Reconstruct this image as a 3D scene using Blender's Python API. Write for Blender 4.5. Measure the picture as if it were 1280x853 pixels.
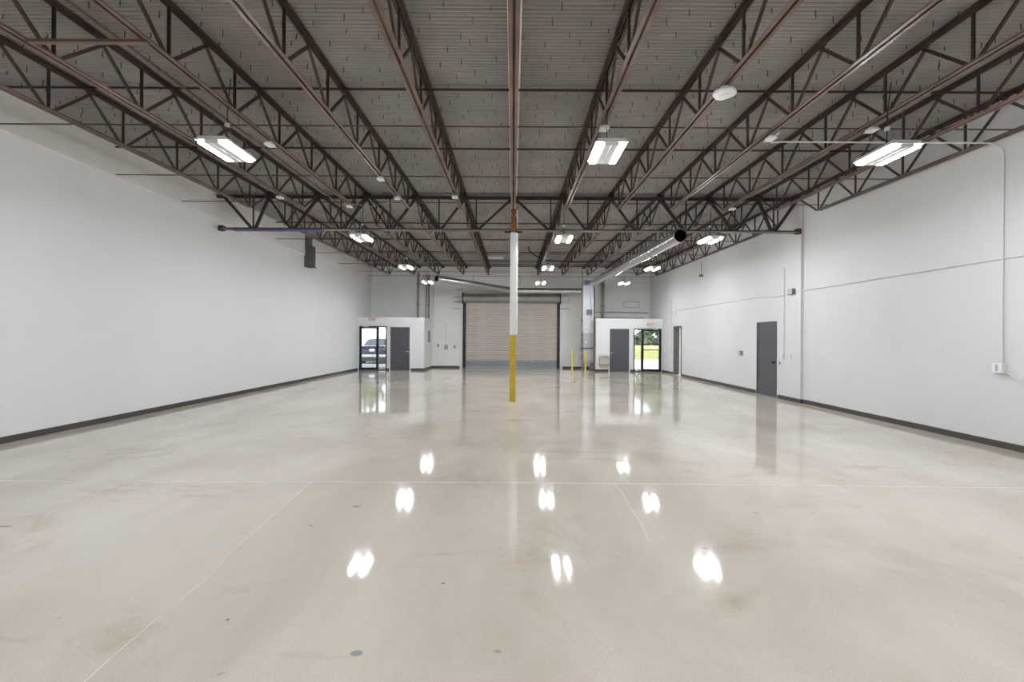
import bpy, math, random
from mathutils import Vector, Matrix
random.seed(7)
for o in list(bpy.data.objects): bpy.data.objects.remove(o)
S = bpy.context.scene
C = S.collection

# ------------------------------------------------------------------ camera, sky, exposure
H = 1.62
cam_d = bpy.data.cameras.new('camera'); cam = bpy.data.objects.new('camera', cam_d); C.objects.link(cam)
cam_d.sensor_width = 36; cam_d.lens = 16.0; cam_d.clip_end = 500; cam_d.clip_start = 0.05
cam_d.shift_x = -1.0/1280; cam_d.shift_y = -3.8/1280
cam.matrix_world = Matrix.Translation((0, 0, H)) @ Matrix.Rotation(math.pi/2, 4, 'X') @ Matrix.Rotation(0.0058, 4, 'Z')
S.camera = cam
W = bpy.data.worlds.new('sky'); S.world = W; W.use_nodes = True
wn = W.node_tree.nodes; wl = W.node_tree.links
sky = wn.new('ShaderNodeTexSky'); sky.sky_type = 'HOSEK_WILKIE'; sky.turbidity = 6; sky.ground_albedo = 0.4
sky.sun_direction = Vector((0.3, -0.5, 0.8)).normalized()
hsv = wn.new('ShaderNodeHueSaturation'); hsv.inputs['Saturation'].default_value = 0.35
wl.new(sky.outputs[0], hsv.inputs['Color']); wl.new(hsv.outputs[0], wn['Background'].inputs[0])
wn['Background'].inputs[1].default_value = 12.0
sun_d = bpy.data.lights.new('sun', 'SUN'); sun_d.energy = 11.0; sun_d.angle = 0.03; sun_d.color = (1, .96, .9)
sun = bpy.data.objects.new('sun', sun_d); C.objects.link(sun)
sun.rotation_euler = Vector((-0.3, 0.5, -0.8)).to_track_quat('-Z', 'Y').to_euler()
vs = S.view_settings
S.display_settings.display_device = 'sRGB'
vs.view_transform = 'Standard'; vs.look = 'None'; vs.gamma = 1; vs.use_curve_mapping = False
vs.exposure = 0.10
LAMP = 205.0

# ------------------------------------------------------------------ dimensions
T = 0.0097                       # roof rises gently away from the camera end
XL, XR, XRF = -7.60, 7.40, 7.33  # walls
Y0, YG, YB = -1.25, 11.62, 24.40 # front wall, girder line, back wall
YV = 22.30                       # front face of the entry boxes
ZV = 2.60
D = 1.25                         # joist spacing
def deck(y): return 5.19 + T*y
def bot(y): return 4.575 + T*y

# ------------------------------------------------------------------ materials
def mat(name, col, rough=0.6, metal=0.0, vary=0.08, scale=6.0, bump=0.0, bscale=60.0, spec=0.5, col2=None, stretch=None):
    m = bpy.data.materials.new(name); m.use_nodes = True
    nt = m.node_tree; n = nt.nodes; l = nt.links; b = n['Principled BSDF']
    b.inputs['Roughness'].default_value = rough; b.inputs['Metallic'].default_value = metal
    b.inputs['Specular IOR Level'].default_value = spec
    tc = n.new('ShaderNodeTexCoord'); src = tc.outputs['Object']
    if stretch:
        mp = n.new('ShaderNodeMapping'); mp.inputs['Scale'].default_value = stretch; l.new(src, mp.inputs[0]); src = mp.outputs[0]
    ns = n.new('ShaderNodeTexNoise'); ns.inputs['Scale'].default_value = scale; ns.inputs['Detail'].default_value = 5
    l.new(src, ns.inputs['Vector'])
    r = n.new('ShaderNodeValToRGB'); c2 = col2 or tuple(min(1, c*(1+vary)) for c in col)
    c1 = tuple(c*(1-vary) for c in col) if not col2 else col
    r.color_ramp.elements[0].position = .32; r.color_ramp.elements[1].position = .68
    r.color_ramp.elements[0].color = (*c1, 1); r.color_ramp.elements[1].color = (*c2, 1)
    l.new(ns.outputs['Fac'], r.inputs[0]); l.new(r.outputs[0], b.inputs['Base Color'])
    if bump:
        n2 = n.new('ShaderNodeTexNoise'); n2.inputs['Scale'].default_value = bscale; n2.inputs['Detail'].default_value = 3
        bp = n.new('ShaderNodeBump'); bp.inputs['Strength'].default_value = bump; bp.inputs['Distance'].default_value = .01
        l.new(src, n2.inputs['Vector']); l.new(n2.outputs['Fac'], bp.inputs['Height']); l.new(bp.outputs[0], b.inputs['Normal'])
    return m
def emis(name, col, s):
    m = bpy.data.materials.new(name); m.use_nodes = True; n = m.node_tree.nodes; l = m.node_tree.links
    n.remove(n['Principled BSDF']); e = n.new('ShaderNodeEmission'); e.inputs[0].default_value = (*col, 1); e.inputs[1].default_value = s
    l.new(e.outputs[0], n['Material Output'].inputs[0]); return m
def glass(name, tint=(.93, .96, .95)):
    m = bpy.data.materials.new(name); m.use_nodes = True; n = m.node_tree.nodes; l = m.node_tree.links
    n.remove(n['Principled BSDF']); t = n.new('ShaderNodeBsdfTransparent'); t.inputs[0].default_value = (*tint, 1)
    g = n.new('ShaderNodeBsdfGlossy'); g.inputs['Roughness'].default_value = .02
    f = n.new('ShaderNodeFresnel'); f.inputs[0].default_value = 1.45; x = n.new('ShaderNodeMixShader')
    l.new(f.outputs[0], x.inputs[0]); l.new(t.outputs[0], x.inputs[1]); l.new(g.outputs[0], x.inputs[2]); l.new(x.outputs[0], n['Material Output'].inputs[0]); return m

M = {}
M['wall'] = mat('painted_drywall', (.76, .76, .75), .62, vary=.015, scale=.5, bump=.02, bscale=90)
M['cmu'] = mat('painted_block', (.665, .66, .645), .62, vary=.025, scale=.6, bump=.12, bscale=35)
M['upper'] = mat('painted_upper_wall', (.71, .69, .66), .7, vary=.06, scale=.8, bump=.1, bscale=30)
M['backw'] = mat('painted_back_wall', (.80, .785, .75), .66, vary=.04, scale=.7, bump=.1, bscale=30)
M['deck'] = mat('galvanised_deck', (.285, .265, .247), .55, .0, vary=.12, scale=1.2, bump=.03)
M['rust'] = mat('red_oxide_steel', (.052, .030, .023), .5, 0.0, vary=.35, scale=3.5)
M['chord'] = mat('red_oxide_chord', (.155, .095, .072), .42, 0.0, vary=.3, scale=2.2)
M['flange'] = mat('floor_lit_flange', (.27, .225, .20), .5, vary=.12, scale=3)  # floor bounce on the girder undersides put into a paler colour
M['oxide'] = mat('orange_primer', (.24, .075, .03), .6, vary=.2, scale=9)
M['dark'] = mat('dark_steel', (.035, .025, .022), .5, vary=.3, scale=4)
M['base'] = mat('rubber_base', (.062, .052, .047), .42, vary=.08, scale=4)
M['white'] = mat('white_paint', (.78, .78, .76), .45, vary=.02, scale=4)
M['whitem'] = mat('white_enamel', (.80, .80, .80), .3, vary=.01)
M['yellow'] = mat('safety_yellow', (.56, .40, .025), .45, vary=.10, scale=5)
M['yellow2'] = mat('bollard_yellow', (.62, .49, .07), .5, vary=.08, scale=6)
M['greydoor'] = mat('grey_door_paint', (.088, .088, .098), .42, vary=.04, scale=3)
M['bronze'] = mat('dark_bronze_aluminium', (.022, .021, .022), .35, .3, vary=.1)
M['chrome'] = mat('satin_metal', (.62, .62, .62), .28, .9, vary=.03)
M['galv'] = mat('galvanised_duct', (.56, .56, .58), .24, .85, vary=.08, scale=7)
M['galvd'] = mat('galvanised_box', (.17, .17, .165), .5, .3, vary=.15, scale=9)
M['conduit'] = mat('painted_conduit', (.69, .69, .67), .5, .1, vary=.04)
M['emt'] = mat('bare_conduit', (.42, .40, .37), .4, .7, vary=.1)
M['black'] = mat('black_plastic', (.012, .012, .013), .5, vary=.1)
M['slat'] = mat('beige_slat', (.58, .505, .46), .5, vary=.07, scale=1.6, stretch=(1, 1, 3))
M['slatg'] = mat('grey_slat', (.34, .36, .375), .45, .2, vary=.06)
M['hood'] = mat('weathered_hood', (.30, .31, .30), .42, .55, vary=.12, scale=3)
M['sealant'] = mat('joint_sealant', (.56, .51, .45), .35, scale=3.5, col2=(.76, .74, .70))
M['blue'] = mat('blue_tape', (.035, .05, .20), .5, vary=.1)
M['wrap'] = mat('foil_wrap', (.66, .66, .70), .38, .25, vary=.08, scale=8, bump=.3, bscale=14)
M['unit'] = mat('unit_casing', (.44, .45, .48), .45, .1, vary=.06)
M['fount'] = mat('beige_enamel', (.50, .45, .38), .4, vary=.03)
M['red'] = mat('exit_red', (.72, .10, .06), .5, vary=.03)
M['tube'] = emis('led_bar', (.895, .945, 1.0), LAMP)
M['glass'] = glass('door_glass')
M['insul'] = mat('pale_insulation', (.72, .69, .63), .8, vary=.12, scale=14)
M['copper'] = mat('brown_pipe', (.16, .09, .06), .5, .2, vary=.2)

# polished concrete floor
def floor_mat():
    m = bpy.data.materials.new('polished_concrete'); m.use_nodes = True
    nt = m.node_tree; n = nt.nodes; l = nt.links; b = n['Principled BSDF']
    tc = n.new('ShaderNodeTexCoord')
    def noise(sc, det=6, rough=.6, stretch=None, dist=0):
        v = tc.outputs['Object']
        if stretch:
            mp = n.new('ShaderNodeMapping'); mp.inputs['Scale'].default_value = stretch; mp.inputs['Rotation'].default_value = (0, 0, .5)
            l.new(v, mp.inputs[0]); v = mp.outputs[0]
        x = n.new('ShaderNodeTexNoise'); x.inputs['Scale'].default_value = sc; x.inputs['Detail'].default_value = det
        x.inputs['Roughness'].default_value = rough; x.inputs['Distortion'].default_value = dist; l.new(v, x.inputs['Vector']); return x.outputs['Fac']
    def ramp(fac, a, c, p0, p1):
        r = n.new('ShaderNodeValToRGB'); e = r.color_ramp.elements
        e[0].position, e[1].position = p0, p1; e[0].color, e[1].color = (*a, 1), (*c, 1); l.new(fac, r.inputs[0]); return r.outputs[0]
    def mix(t, fac, a, c):
        x = n.new('ShaderNodeMix'); x.data_type = 'RGBA'; x.blend_type = t
        if isinstance(fac, float): x.inputs[0].default_value = fac
        else: l.new(fac, x.inputs[0])
        for s, q in ((x.inputs[6], a), (x.inputs[7], c)):
            if isinstance(q, tuple): s.default_value = (*q, 1)
            else: l.new(q, s)
        return x.outputs[2]
    base = ramp(noise(.55, 8, .62, (1, .6, 1), .4), (.53, .455, .375), (.715, .64, .55), .34, .68)
    stain = ramp(noise(.9, 7, .68, (.7, 1.2, 1), .8), (0, 0, 0), (1, 1, 1), .56, .76)
    c = mix('MIX', ramp(stain, (0, 0, 0), (.8, .8, .8), 0, 1), base, (.44, .355, .25))
    cool = ramp(noise(1.7, 5, .6), (0, 0, 0), (.45, .45, .45), .55, .8)
    c = mix('MIX', cool, c, (.64, .605, .56))
    speck = ramp(noise(110, 2, .5), (.94, .94, .94), (1.04, 1.04, 1.04), .4, .6)
    c = mix('MULTIPLY', 1.0, c, speck)
    dots = ramp(noise(9, 2, .5), (1, 1, 1), (.72, .70, .68), .74, .80)
    c = mix('MULTIPLY', 1.0, c, dots)
    # repair patches with a shape of their own
    for (px, py, rx, ry, col) in ((-.79, 2.33, .038, .026, (.27, .29, .31)), (-.07, 2.35, .024, .018, (.33, .34, .35)), (-2.28, 3.54, .085, .10, (.62, .62, .59)),
                                  (-.45, 3.0, .013, .010, (.08, .07, .06)), (-1.72, 3.9, .02, .012, (.2, .19, .18)), (-1.48, 4.35, .05, .03, (.36, .38, .39)),
                                  (-1.62, 2.6, .012, .010, (.12, .09, .07)), (3.83, 3.1, .045, .014, (.25, .22, .19)), (1.5, 3.52, .03, .012, (.3, .27, .24)), (-4.3, 3.85, .09, .014, (.25, .22, .19))):
        mp = n.new('ShaderNodeMapping'); mp.inputs['Location'].default_value = (-px/rx, -py/ry, 0); mp.inputs['Scale'].default_value = (1/rx, 1/ry, 0)
        l.new(tc.outputs['Object'], mp.inputs[0])
        g = n.new('ShaderNodeTexGradient'); g.gradient_type = 'SPHERICAL'; l.new(mp.outputs[0], g.inputs[0])
        c = mix('MIX', ramp(g.outputs[0], (0, 0, 0), (.85, .85, .85), .02, .3), c, col)
    l.new(c, b.inputs['Base Color'])
    rr = ramp(noise(1.3, 6, .6, None, .5), (.032, .032, .032), (.085, .085, .085), .3, .7)
    l.new(rr, b.inputs['Roughness']); b.inputs['Specular IOR Level'].default_value = .78
    bp = n.new('ShaderNodeBump'); bp.inputs['Strength'].default_value = .035; bp.inputs['Distance'].default_value = .02
    l.new(noise(2.2, 3, .5), bp.inputs['Height']); l.new(bp.outputs[0], b.inputs['Normal'])
    return m
M['floor'] = floor_mat()

# ------------------------------------------------------------------ mesh helpers
class MB:
    def __init__(s): s.v = []; s.f = []; s.sm = False
    def box(s, x0, x1, y0, y1, z0, z1):
        i = len(s.v)
        s.v += [(x0,y0,z0),(x1,y0,z0),(x1,y1,z0),(x0,y1,z0),(x0,y0,z1),(x1,y0,z1),(x1,y1,z1),(x0,y1,z1)]
        s.f += [tuple(i+k for k in q) for q in ((0,3,2,1),(4,5,6,7),(0,1,5,4),(1,2,6,5),(2,3,7,6),(3,0,4,7))]
        return s
    def slab(s, x0, x1, y0, y1, z0, ztop):      # box whose top follows ztop(y)
        i = len(s.v)
        s.v += [(x0,y0,z0),(x1,y0,z0),(x1,y1,z0),(x0,y1,z0),(x0,y0,ztop(y0)),(x1,y0,ztop(y0)),(x1,y1,ztop(y1)),(x0,y1,ztop(y1))]
        s.f += [tuple(i+k for k in q) for q in ((0,3,2,1),(4,5,6,7),(0,1,5,4),(1,2,6,5),(2,3,7,6),(3,0,4,7))]
        return s
    def bar(s, p, q, w, h=None, up=(0, 0, 1)):  # straight bar between two points, w across, h along up
        h = h or w; p = Vector(p); q = Vector(q); d = (q-p).normalized(); u = Vector(up)
        if abs(d.dot(u)) > .95: u = Vector((0, 1, 0))
        a = d.cross(u).normalized(); u = a.cross(d).normalized(); i = len(s.v)
        for e in (p, q):
            for (sa, sb) in ((-1,-1),(1,-1),(1,1),(-1,1)): s.v.append(tuple(e + a*sa*w/2 + u*sb*h/2))
        s.f += [tuple(i+k for k in t) for t in ((0,3,2,1),(4,5,6,7),(0,1,5,4),(1,2,6,5),(2,3,7,6),(3,0,4,7))]
        return s
    def tube(s, pts, r, seg=10, caps=True):
        P = [Vector(p) for p in pts]; i0 = len(s.v); s.sm = True; a = None
        for k, p in enumerate(P):
            d = ((P[min(k+1, len(P)-1)]-p).normalized() + (p-P[max(k-1, 0)]).normalized()).normalized()
            if a is None:
                a = d.cross(Vector((0, 0, 1)) if abs(d.z) < .9 else Vector((1, 0, 0))).normalized()
            a = (a - d*a.dot(d)).normalized(); b = d.cross(a)
            rr = r[k] if isinstance(r, (list, tuple)) else r
            for j in range(seg):
                t = 2*math.pi*j/seg; s.v.append(tuple(p + a*rr*math.cos(t) + b*rr*math.sin(t)))
        for k in range(len(P)-1):
            for j in range(seg):
                A = i0+k*seg+j; B = i0+k*seg+(j+1) % seg; s.f.append((A, B, B+seg, A+seg))
        if caps:
            s.f.append(tuple(i0+j for j in range(seg))[::-1]); n = i0+(len(P)-1)*seg; s.f.append(tuple(n+j for j in range(seg)))
        return s
    def lathe(s, prof, c=(0, 0, 0), seg=20, axis='z'):
        i0 = len(s.v); s.sm = True
        for (r, z) in prof:
            for j in range(seg):
                t = 2*math.pi*j/seg; x, y = r*math.cos(t), r*math.sin(t)
                p = (x, y, z) if axis == 'z' else ((x, z, y) if axis == 'y' else (z, x, y))
                s.v.append((c[0]+p[0], c[1]+p[1], c[2]+p[2]))
        for k in range(len(prof)-1):
            for j in range(seg):
                A = i0+k*seg+j; B = i0+k*seg+(j+1) % seg; s.f.append((A, B, B+seg, A+seg))
        if prof[0][0] > 0: s.f.append(tuple(i0+j for j in range(seg))[::-1])
        if prof[-1][0] > 0: n = i0+(len(prof)-1)*seg; s.f.append(tuple(n+j for j in range(seg)))
        return s
    def prism(s, poly, z0, z1):                 # polygon (x,y) extruded in z
        i = len(s.v); n = len(poly)
        s.v += [(x, y, z0) for x, y in poly] + [(x, y, z1) for x, y in poly]
        s.f.append(tuple(i+k for k in range(n))[::-1]); s.f.append(tuple(i+n+k for k in range(n)))
        for k in range(n): s.f.append((i+k, i+(k+1) % n, i+n+(k+1) % n, i+n+k))
        return s
    def prof_x(s, poly, x0, x1):                # polygon (y,z) extruded along x
        i = len(s.v); n = len(poly)
        s.v += [(x0, y, z) for y, z in poly] + [(x1, y, z) for y, z in poly]
        s.f.append(tuple(i+k for k in range(n))); s.f.append(tuple(i+n+k for k in range(n))[::-1])
        for k in range(n): s.f.append((i+k, i+n+k, i+n+(k+1) % n, i+(k+1) % n))
        return s
    def mesh(s, name):
        me = bpy.data.meshes.new(name); me.from_pydata(s.v, [], s.f); me.update()
        import bmesh
        b = bmesh.new(); b.from_mesh(me); bmesh.ops.recalc_face_normals(b, faces=b.faces); b.to_mesh(me); b.free()
        if s.sm:
            me.polygons.foreach_set('use_smooth', [True]*len(me.polygons))
            try: me.set_sharp_from_angle(angle=math.radians(40))
            except Exception: pass
        return me
def link(o, parent=None):
    C.objects.link(o)
    if parent: o.parent = parent
    return o
def obj(name, mb, m, parent=None, loc=None, bevel=0):
    me = mb.mesh(name) if isinstance(mb, MB) else mb
    o = bpy.data.objects.new(name, me)
    if m is not None and not me.materials: me.materials.append(M[m] if isinstance(m, str) else m)
    link(o, parent)
    if loc: o.location = loc
    if bevel:
        bv = o.modifiers.new('edge', 'BEVEL'); bv.width = bevel; bv.segments = 2; bv.limit_method = 'ANGLE'
    return o
def tag(o, label, cat=None, group=None, kind=None):
    o['label'] = label
    if cat: o['category'] = cat
    if group: o['group'] = group
    if kind: o['kind'] = kind
    return o
def thing(name, label, cat, loc=(0, 0, 0), group=None):
    o = bpy.data.objects.new(name, None); o.empty_display_size = .1; C.objects.link(o); o.location = loc
    return tag(o, label, cat, group)
def struct(name, mb, m, label=None, parent=None, bevel=0):
    o = obj(name, mb, m, parent, bevel=bevel); o['kind'] = 'structure'
    if label: o['label'] = label
    return o
def structE(name, label, loc=(0, 0, 0)):
    o = bpy.data.objects.new(name, None); C.objects.link(o); o.location = loc; o['kind'] = 'structure'; o['label'] = label; return o
def text(name, body, size, m, parent, loc, rot, ext=.002):
    cu = bpy.data.curves.new(name, 'FONT'); cu.body = body; cu.size = size; cu.align_x = 'CENTER'; cu.align_y = 'CENTER'; cu.extrude = ext; cu.offset = .004
    cu.materials.append(M[m]); o = bpy.data.objects.new(name, cu); C.objects.link(o)
    me = bpy.data.meshes.new_from_object(o.evaluated_get(bpy.context.evaluated_depsgraph_get())); bpy.data.objects.remove(o)
    o = bpy.data.objects.new(name, me); link(o, parent); o.location = loc; o.rotation_euler = rot; return o
def ordn(n): return {1: 'first', 2: 'second', 3: 'third', 4: 'fourth', 5: 'fifth', 6: 'sixth'}[n]

# ------------------------------------------------------------------ floor (slabs with sealed joints)
TJ = [(-7.62, 5.06), (-5.7, 5.07), (-2.22, 5.085), (0, 5.10), (3.5, 5.06), (7.42, 4.985)]
LJ = [(-1.94, Y0), (-1.96, 1.0), (-1.995, 2.13), (-2.03, 2.6), (-2.035, 3.05), (-2.10, 3.35), (-2.13, 3.70), (-2.18, 4.3), (-2.235, 5.085)]
LJ2 = []
for (xa, ya), (xb, yb) in zip(LJ[:-1], LJ[1:]):
    n_ = max(1, int((yb-ya)/.12))
    for k in range(n_): LJ2.append((xa+(xb-xa)*k/n_ + (random.uniform(-.007, .007) if k else 0), ya+(yb-ya)*k/n_))
LJ = LJ2 + [LJ[-1]]
fl = struct('floor', MB().box(XL-.02, XR+.02, Y0-.02, YB+.02, -.20, -.012), 'floor', 'polished beige concrete floor with sealed joints')
g = .009; g2 = .0045
obj('slab', MB().prism([(x, y+g) for x, y in TJ] + [(XR+.02, YB+.02), (XL-.02, YB+.02)], -.012, 0), 'floor', fl)
obj('slab', MB().prism([(XL-.02, Y0)] + [(x-g2, y) for x, y in LJ[:-1]] + [(LJ[-1][0]-g2, 5.085-g)] + [(-5.7, 5.07-g), (-7.62, 5.06-g)], -.012, 0), 'floor', fl)
obj('slab', MB().prism([(XR+.02, Y0), (7.42, 4.985-g), (3.5, 5.06-g), (0, 5.10-g), (LJ[-1][0]+g2, 5.085-g)] + [(x+g2, y) for x, y in LJ[:-1]][::-1], -.012, 0), 'floor', fl)
obj('joint_sealant', MB().prism([(x, y-g) for x, y in TJ] + [(x, y+g) for x, y in TJ][::-1], -.012, -.001), 'sealant', fl)
obj('joint_sealant', MB().prism([(x-g2, y) for x, y in LJ] + [(x+g2, y) for x, y in LJ][::-1], -.012, -.001), 'sealant', fl)
CK = [(1.15, 5.04), (1.155, 4.7), (1.135, 4.35), (1.14, 4.0), (1.095, 3.64)]
obj('crack_filler', MB().prism([(x-.0025, y) for x, y in CK] + [(x+.0025, y) for x, y in CK][::-1], -.006, .0004), 'sealant', fl)

# ------------------------------------------------------------------ walls
def top(y): return deck(y) + .12
ledge = lambda y: 4.70 - .0055*y
m = MB()
m.slab(XL-.22, XL, Y0, YV+.12, 0, lambda y: ledge(y))
m.slab(XL-.22, XL, YV+.12, YB, ZV-.15, lambda y: ledge(y))
wlft = struct('wall_left', m, 'wall', 'smooth white wall without doors')
m = MB(); UP = .035
for y in (Y0, YB):
    z = ledge(y); m.v += [(XL-.001, y, z-.03), (XL+UP, y, z), (XL+UP, y, top(y)), (XL-.22, y, top(y)), (XL-.22, y, z-.03)]
m.f = [(k, (k+1) % 5, 5+(k+1) % 5, 5+k) for k in range(5)] + [(4, 3, 2, 1, 0), (5, 6, 7, 8, 9)]
obj('upper_wall', m, 'upper', wlft)
# right wall: near stretch, then a step, then the far stretch with two door openings
SD = (12.63, 13.66, 2.13)   # grey side door
OD = (19.76, 20.73, 2.19)   # open doorway
m = MB(); XO = XR+.20
m.slab(XR, XO, Y0, YG-.03, 0, top)
for a, b_, z in ((YG-.03, SD[0], 0), (SD[0], SD[1], SD[2]), (SD[1], OD[0], 0), (OD[0], OD[1], OD[2]), (OD[1], YV+.12, 0), (YV+.12, YB, ZV-.15)):
    m.slab(XRF, XO, a, b_, z, top)
wr = struct('wall_right', m, 'cmu', 'white painted block wall with the grey side door')
# back wall
RD = (-2.58, 2.42, 3.50)    # roll-up opening
VL = (XL, -4.34); VR = (4.08, XRF)
m = MB()
def bw(x0, x1, z0): m.slab(x0, x1, YB, YB+.25, z0, lambda y: top(YB))
bw(XL-.22, VL[1]+.001, ZV-.15); bw(VL[1], RD[0], 0); bw(RD[0], RD[1], RD[2]); bw(RD[1], VR[0], 0); bw(VR[0], XO, ZV-.15)
struct('wall_back', m, 'backw', 'cream end wall around the roll-up door')
struct('wall_front', MB().slab(XL-.22, XO, Y0-.2, Y0, 0, lambda y: top(Y0)), 'cmu', 'white wall opposite the roll-up door')

# entry boxes (vestibules): front face with door openings, outer side, closet, flat top
GL = (-7.51, -6.17, 2.165); DLft = (-6.00, -5.05, 2.12)
GR = (5.92, 7.27, 2.11); DRgt = (4.75, 5.70, 2.10)
def entry(name, x0, x1, gl, dr, closet, label):
    m = MB(); y0, y1 = YV, YV+.12
    xs = sorted([(gl[0], gl[1], gl[2]), (dr[0], dr[1], dr[2])])
    cur = x0
    for a, b_, z in xs:
        if a > cur: m.box(cur, a, y0, y1, 0, ZV-.16)
        m.box(a, b_, y0, y1, z, ZV-.16); cur = b_
    m.box(cur, x1, y0, y1, 0, ZV-.16)
    m.box(x0, x1, y0, YB+.001, ZV-.16, ZV-.12)
    for xw in closet: m.box(xw[0], xw[1], y1, YB+.25, 0, ZV-.16)
    m.box(min(c[0] for c in closet), max(c[1] for c in closet), YB+.1, YB+.25, 0, ZV-.16)
    w = struct(name, m, 'wall', label)
    f = MB(); f.box(x0, x1 + (.012 if x1 < 0 else 0), y0-.012, YB, ZV-.28 if x1 < 0 else ZV-.12, ZV)
    obj('fascia_band', f, 'white', w)
    return w
wvl = entry('wall_vestibule_left', VL[0], VL[1], GL, DLft, ((-6.13, -6.03), (VL[1]-.12, VL[1])), 'white entry box in the corner by the doorless wall')
wvr = entry('wall_vestibule_right', VR[0], VR[1], GR, DRgt, ((VR[0], VR[0]+.12), (5.76, 5.86)), 'white entry box in the corner by the side-door wall')

# baseboards
bh = .10
struct('baseboard_left', MB().box(XL, XL+.012, Y0, YV, 0, bh), 'base', 'dark rubber base along the doorless wall')
m = MB().box(XR-.012, XR, Y0, YG-.03, 0, bh).box(XRF-.012, XR-.012, YG-.042, YG-.03, 0, bh)
for a, b_ in ((YG-.03, SD[0]-.05), (SD[1]+.05, OD[0]-.05), (OD[1]+.05, YV)): m.box(XRF-.012, XRF, a, b_, 0, bh)
struct('baseboard_right', m, 'base', 'dark rubber base along the side-door wall')
m = MB()
for a, b_ in ((GL[1]+.0, DLft[0]-.06), (DLft[1]+.06, VL[1]+.012), (VR[0]-.012, DRgt[0]-.06), (DRgt[1]+.06, GR[0])): m.box(a, b_, YV-.012, YV, 0, bh)
m.box(VL[1], VL[1]+.012, YV, YB, 0, bh).box(VR[0]-.012, VR[0], YV, YB, 0, bh)
m.box(VL[1]+.012, RD[0]-.28, YB-.012, YB, 0, bh).box(RD[1]+.25, VR[0]-.012, YB-.012, YB, 0, bh)
struct('baseboard_back', m, 'base', 'dark rubber base along the roll-up door wall')

# ------------------------------------------------------------------ ceiling deck (corrugated sheet, ribs across the room)
m = MB(); P = .0635; A = .016; n = int((YB+.2-Y0)/P)*8
prof = [math.sin(2*math.pi*k/8) for k in range(8)]
for k in range(n+1):
    y = Y0-.1 + k*P/8; z = deck(y) + A + A*max(-.85, min(.85, prof[k % 8]*1.2))
    m.v += [(XL-.15, y, z), (XR+.15, y, z)]
for k in range(n): m.f.append((2*k, 2*k+1, 2*k+3, 2*k+2))
m.sm = True
me = bpy.data.meshes.new('ceiling'); me.from_pydata(m.v, [], m.f); me.update(); me.polygons.foreach_set('use_smooth', [True]*len(me.polygons)); me.materials.append(M['deck'])
ce = obj('ceiling', me, None); ce['kind'] = 'structure'; ce['label'] = 'grey corrugated metal roof deck'
m = MB()
y = Y0+.2; row = 0
while y < YB-.3:
    x = XL+.25 + (row % 2)*.27
    while x < XR-.1:
        px, py = x+random.uniform(-.11, .11), y+random.uniform(-.09, .09)
        if abs((px/D) - round(px/D))*D > .08:
            l_ = random.uniform(.045, .085); tw = random.uniform(-.006, .006)
            m.bar((px, py, deck(py)+.004), (px+tw, py+tw, deck(py)-l_), .0075, .006)
        x += .44
    y += .23; row += 1
hb = obj('hanger_tab', m, 'dark', ce); hb['kind'] = 'stuff'
obj('insulation_strip', MB().slab(-.085, .085, Y0, YB, 5.17, lambda y: deck(y)+.004) if False else MB().bar((0, Y0, deck(Y0)-.003), (0, YB, deck(YB)-.003), .165, .006), 'insul', ce)

# ------------------------------------------------------------------ roof joists
def chord_mesh(name, ya, yb, zf, leg, up):
    mb = MB(); gp = .012; th = .007; s = 1 if up else -1
    for sd in (-1, 1):
        x0, x1 = sorted((sd*gp, sd*(gp+leg)))
        for (a, b_, z0, z1) in ((x0, x1, 0, s*th), (min(sd*gp, sd*(gp+th)), max(sd*gp, sd*(gp+th)), 0, s*leg)):
            lo, hi = sorted((z0, z1)); i = len(mb.v)
            for y in (ya, yb):
                mb.v += [(a, y, zf(y)+lo), (b_, y, zf(y)+lo), (b_, y, zf(y)+hi), (a, y, zf(y)+hi)]
            mb.f += [tuple(i+k for k in t) for t in ((0, 1, 2, 3), (7, 6, 5, 4), (0, 4, 5, 1), (1, 5, 6, 2), (2, 6, 7, 3), (3, 7, 4, 0))]
    return mb.mesh(name)
PIT = 1.17
zb = lambda y: bot(y); zt = lambda y: deck(y)-.001
hgt = .615 - .03
web_v = MB().bar((0, 0, .02), (0, 0, hgt), .03, .012).box(-.016, -.012, -.016, .016, .02, hgt).mesh('web_vertical')
def web_d(dy, name): return MB().bar((0, 0, .025), (0, dy, hgt-.01+T*dy), .032, .028, up=(1, 0, 0)).mesh(name)
web_f = web_d(PIT/2, 'web_diagonal'); web_b = web_d(-PIT/2, 'web_diagonal')
end_f = web_d(.80, 'end_diagonal'); end_b = web_d(-.80, 'end_diagonal')
seat = MB().box(-.07, .07, -.06, .06, -.075, -.001).mesh('bearing_seat')
def build_joist(ya, yb, nodes, label):
    r = thing('roof_joist', label, 'joist', (0, 0, 0), 'open-web roof joists')
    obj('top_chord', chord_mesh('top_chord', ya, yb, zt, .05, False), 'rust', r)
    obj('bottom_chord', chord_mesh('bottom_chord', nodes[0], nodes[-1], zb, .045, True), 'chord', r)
    for k, y in enumerate(nodes):
        if 0 < k < len(nodes)-1 or True: obj('web_vertical', web_v, 'rust', r, (0, y, zb(y)))
        obj('web_diagonal' if k < len(nodes)-1 else 'end_diagonal', web_f if k < len(nodes)-1 else end_f, 'rust', r, (0, y+.05*(1), zb(y)))
        obj('web_diagonal' if k > 0 else 'end_diagonal', web_b if k > 0 else end_b, 'rust', r, (0, y-.05, zb(y)))
    for y in (ya+.06, yb-.06): obj('bearing_seat', seat, 'rust', r, (0, y, deck(y)-.008))
    return r
def copy_tree(o, parent=None):
    c = o.copy(); C.objects.link(c); c.parent = parent
    for ch in o.children: copy_tree(ch, c)
    return c
def jd(k):
    if k == 0: return 'directly over the column line'
    return f"{ordn(abs(k))} from column line toward {'doorless' if k < 0 else 'side-door'} wall"
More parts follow.
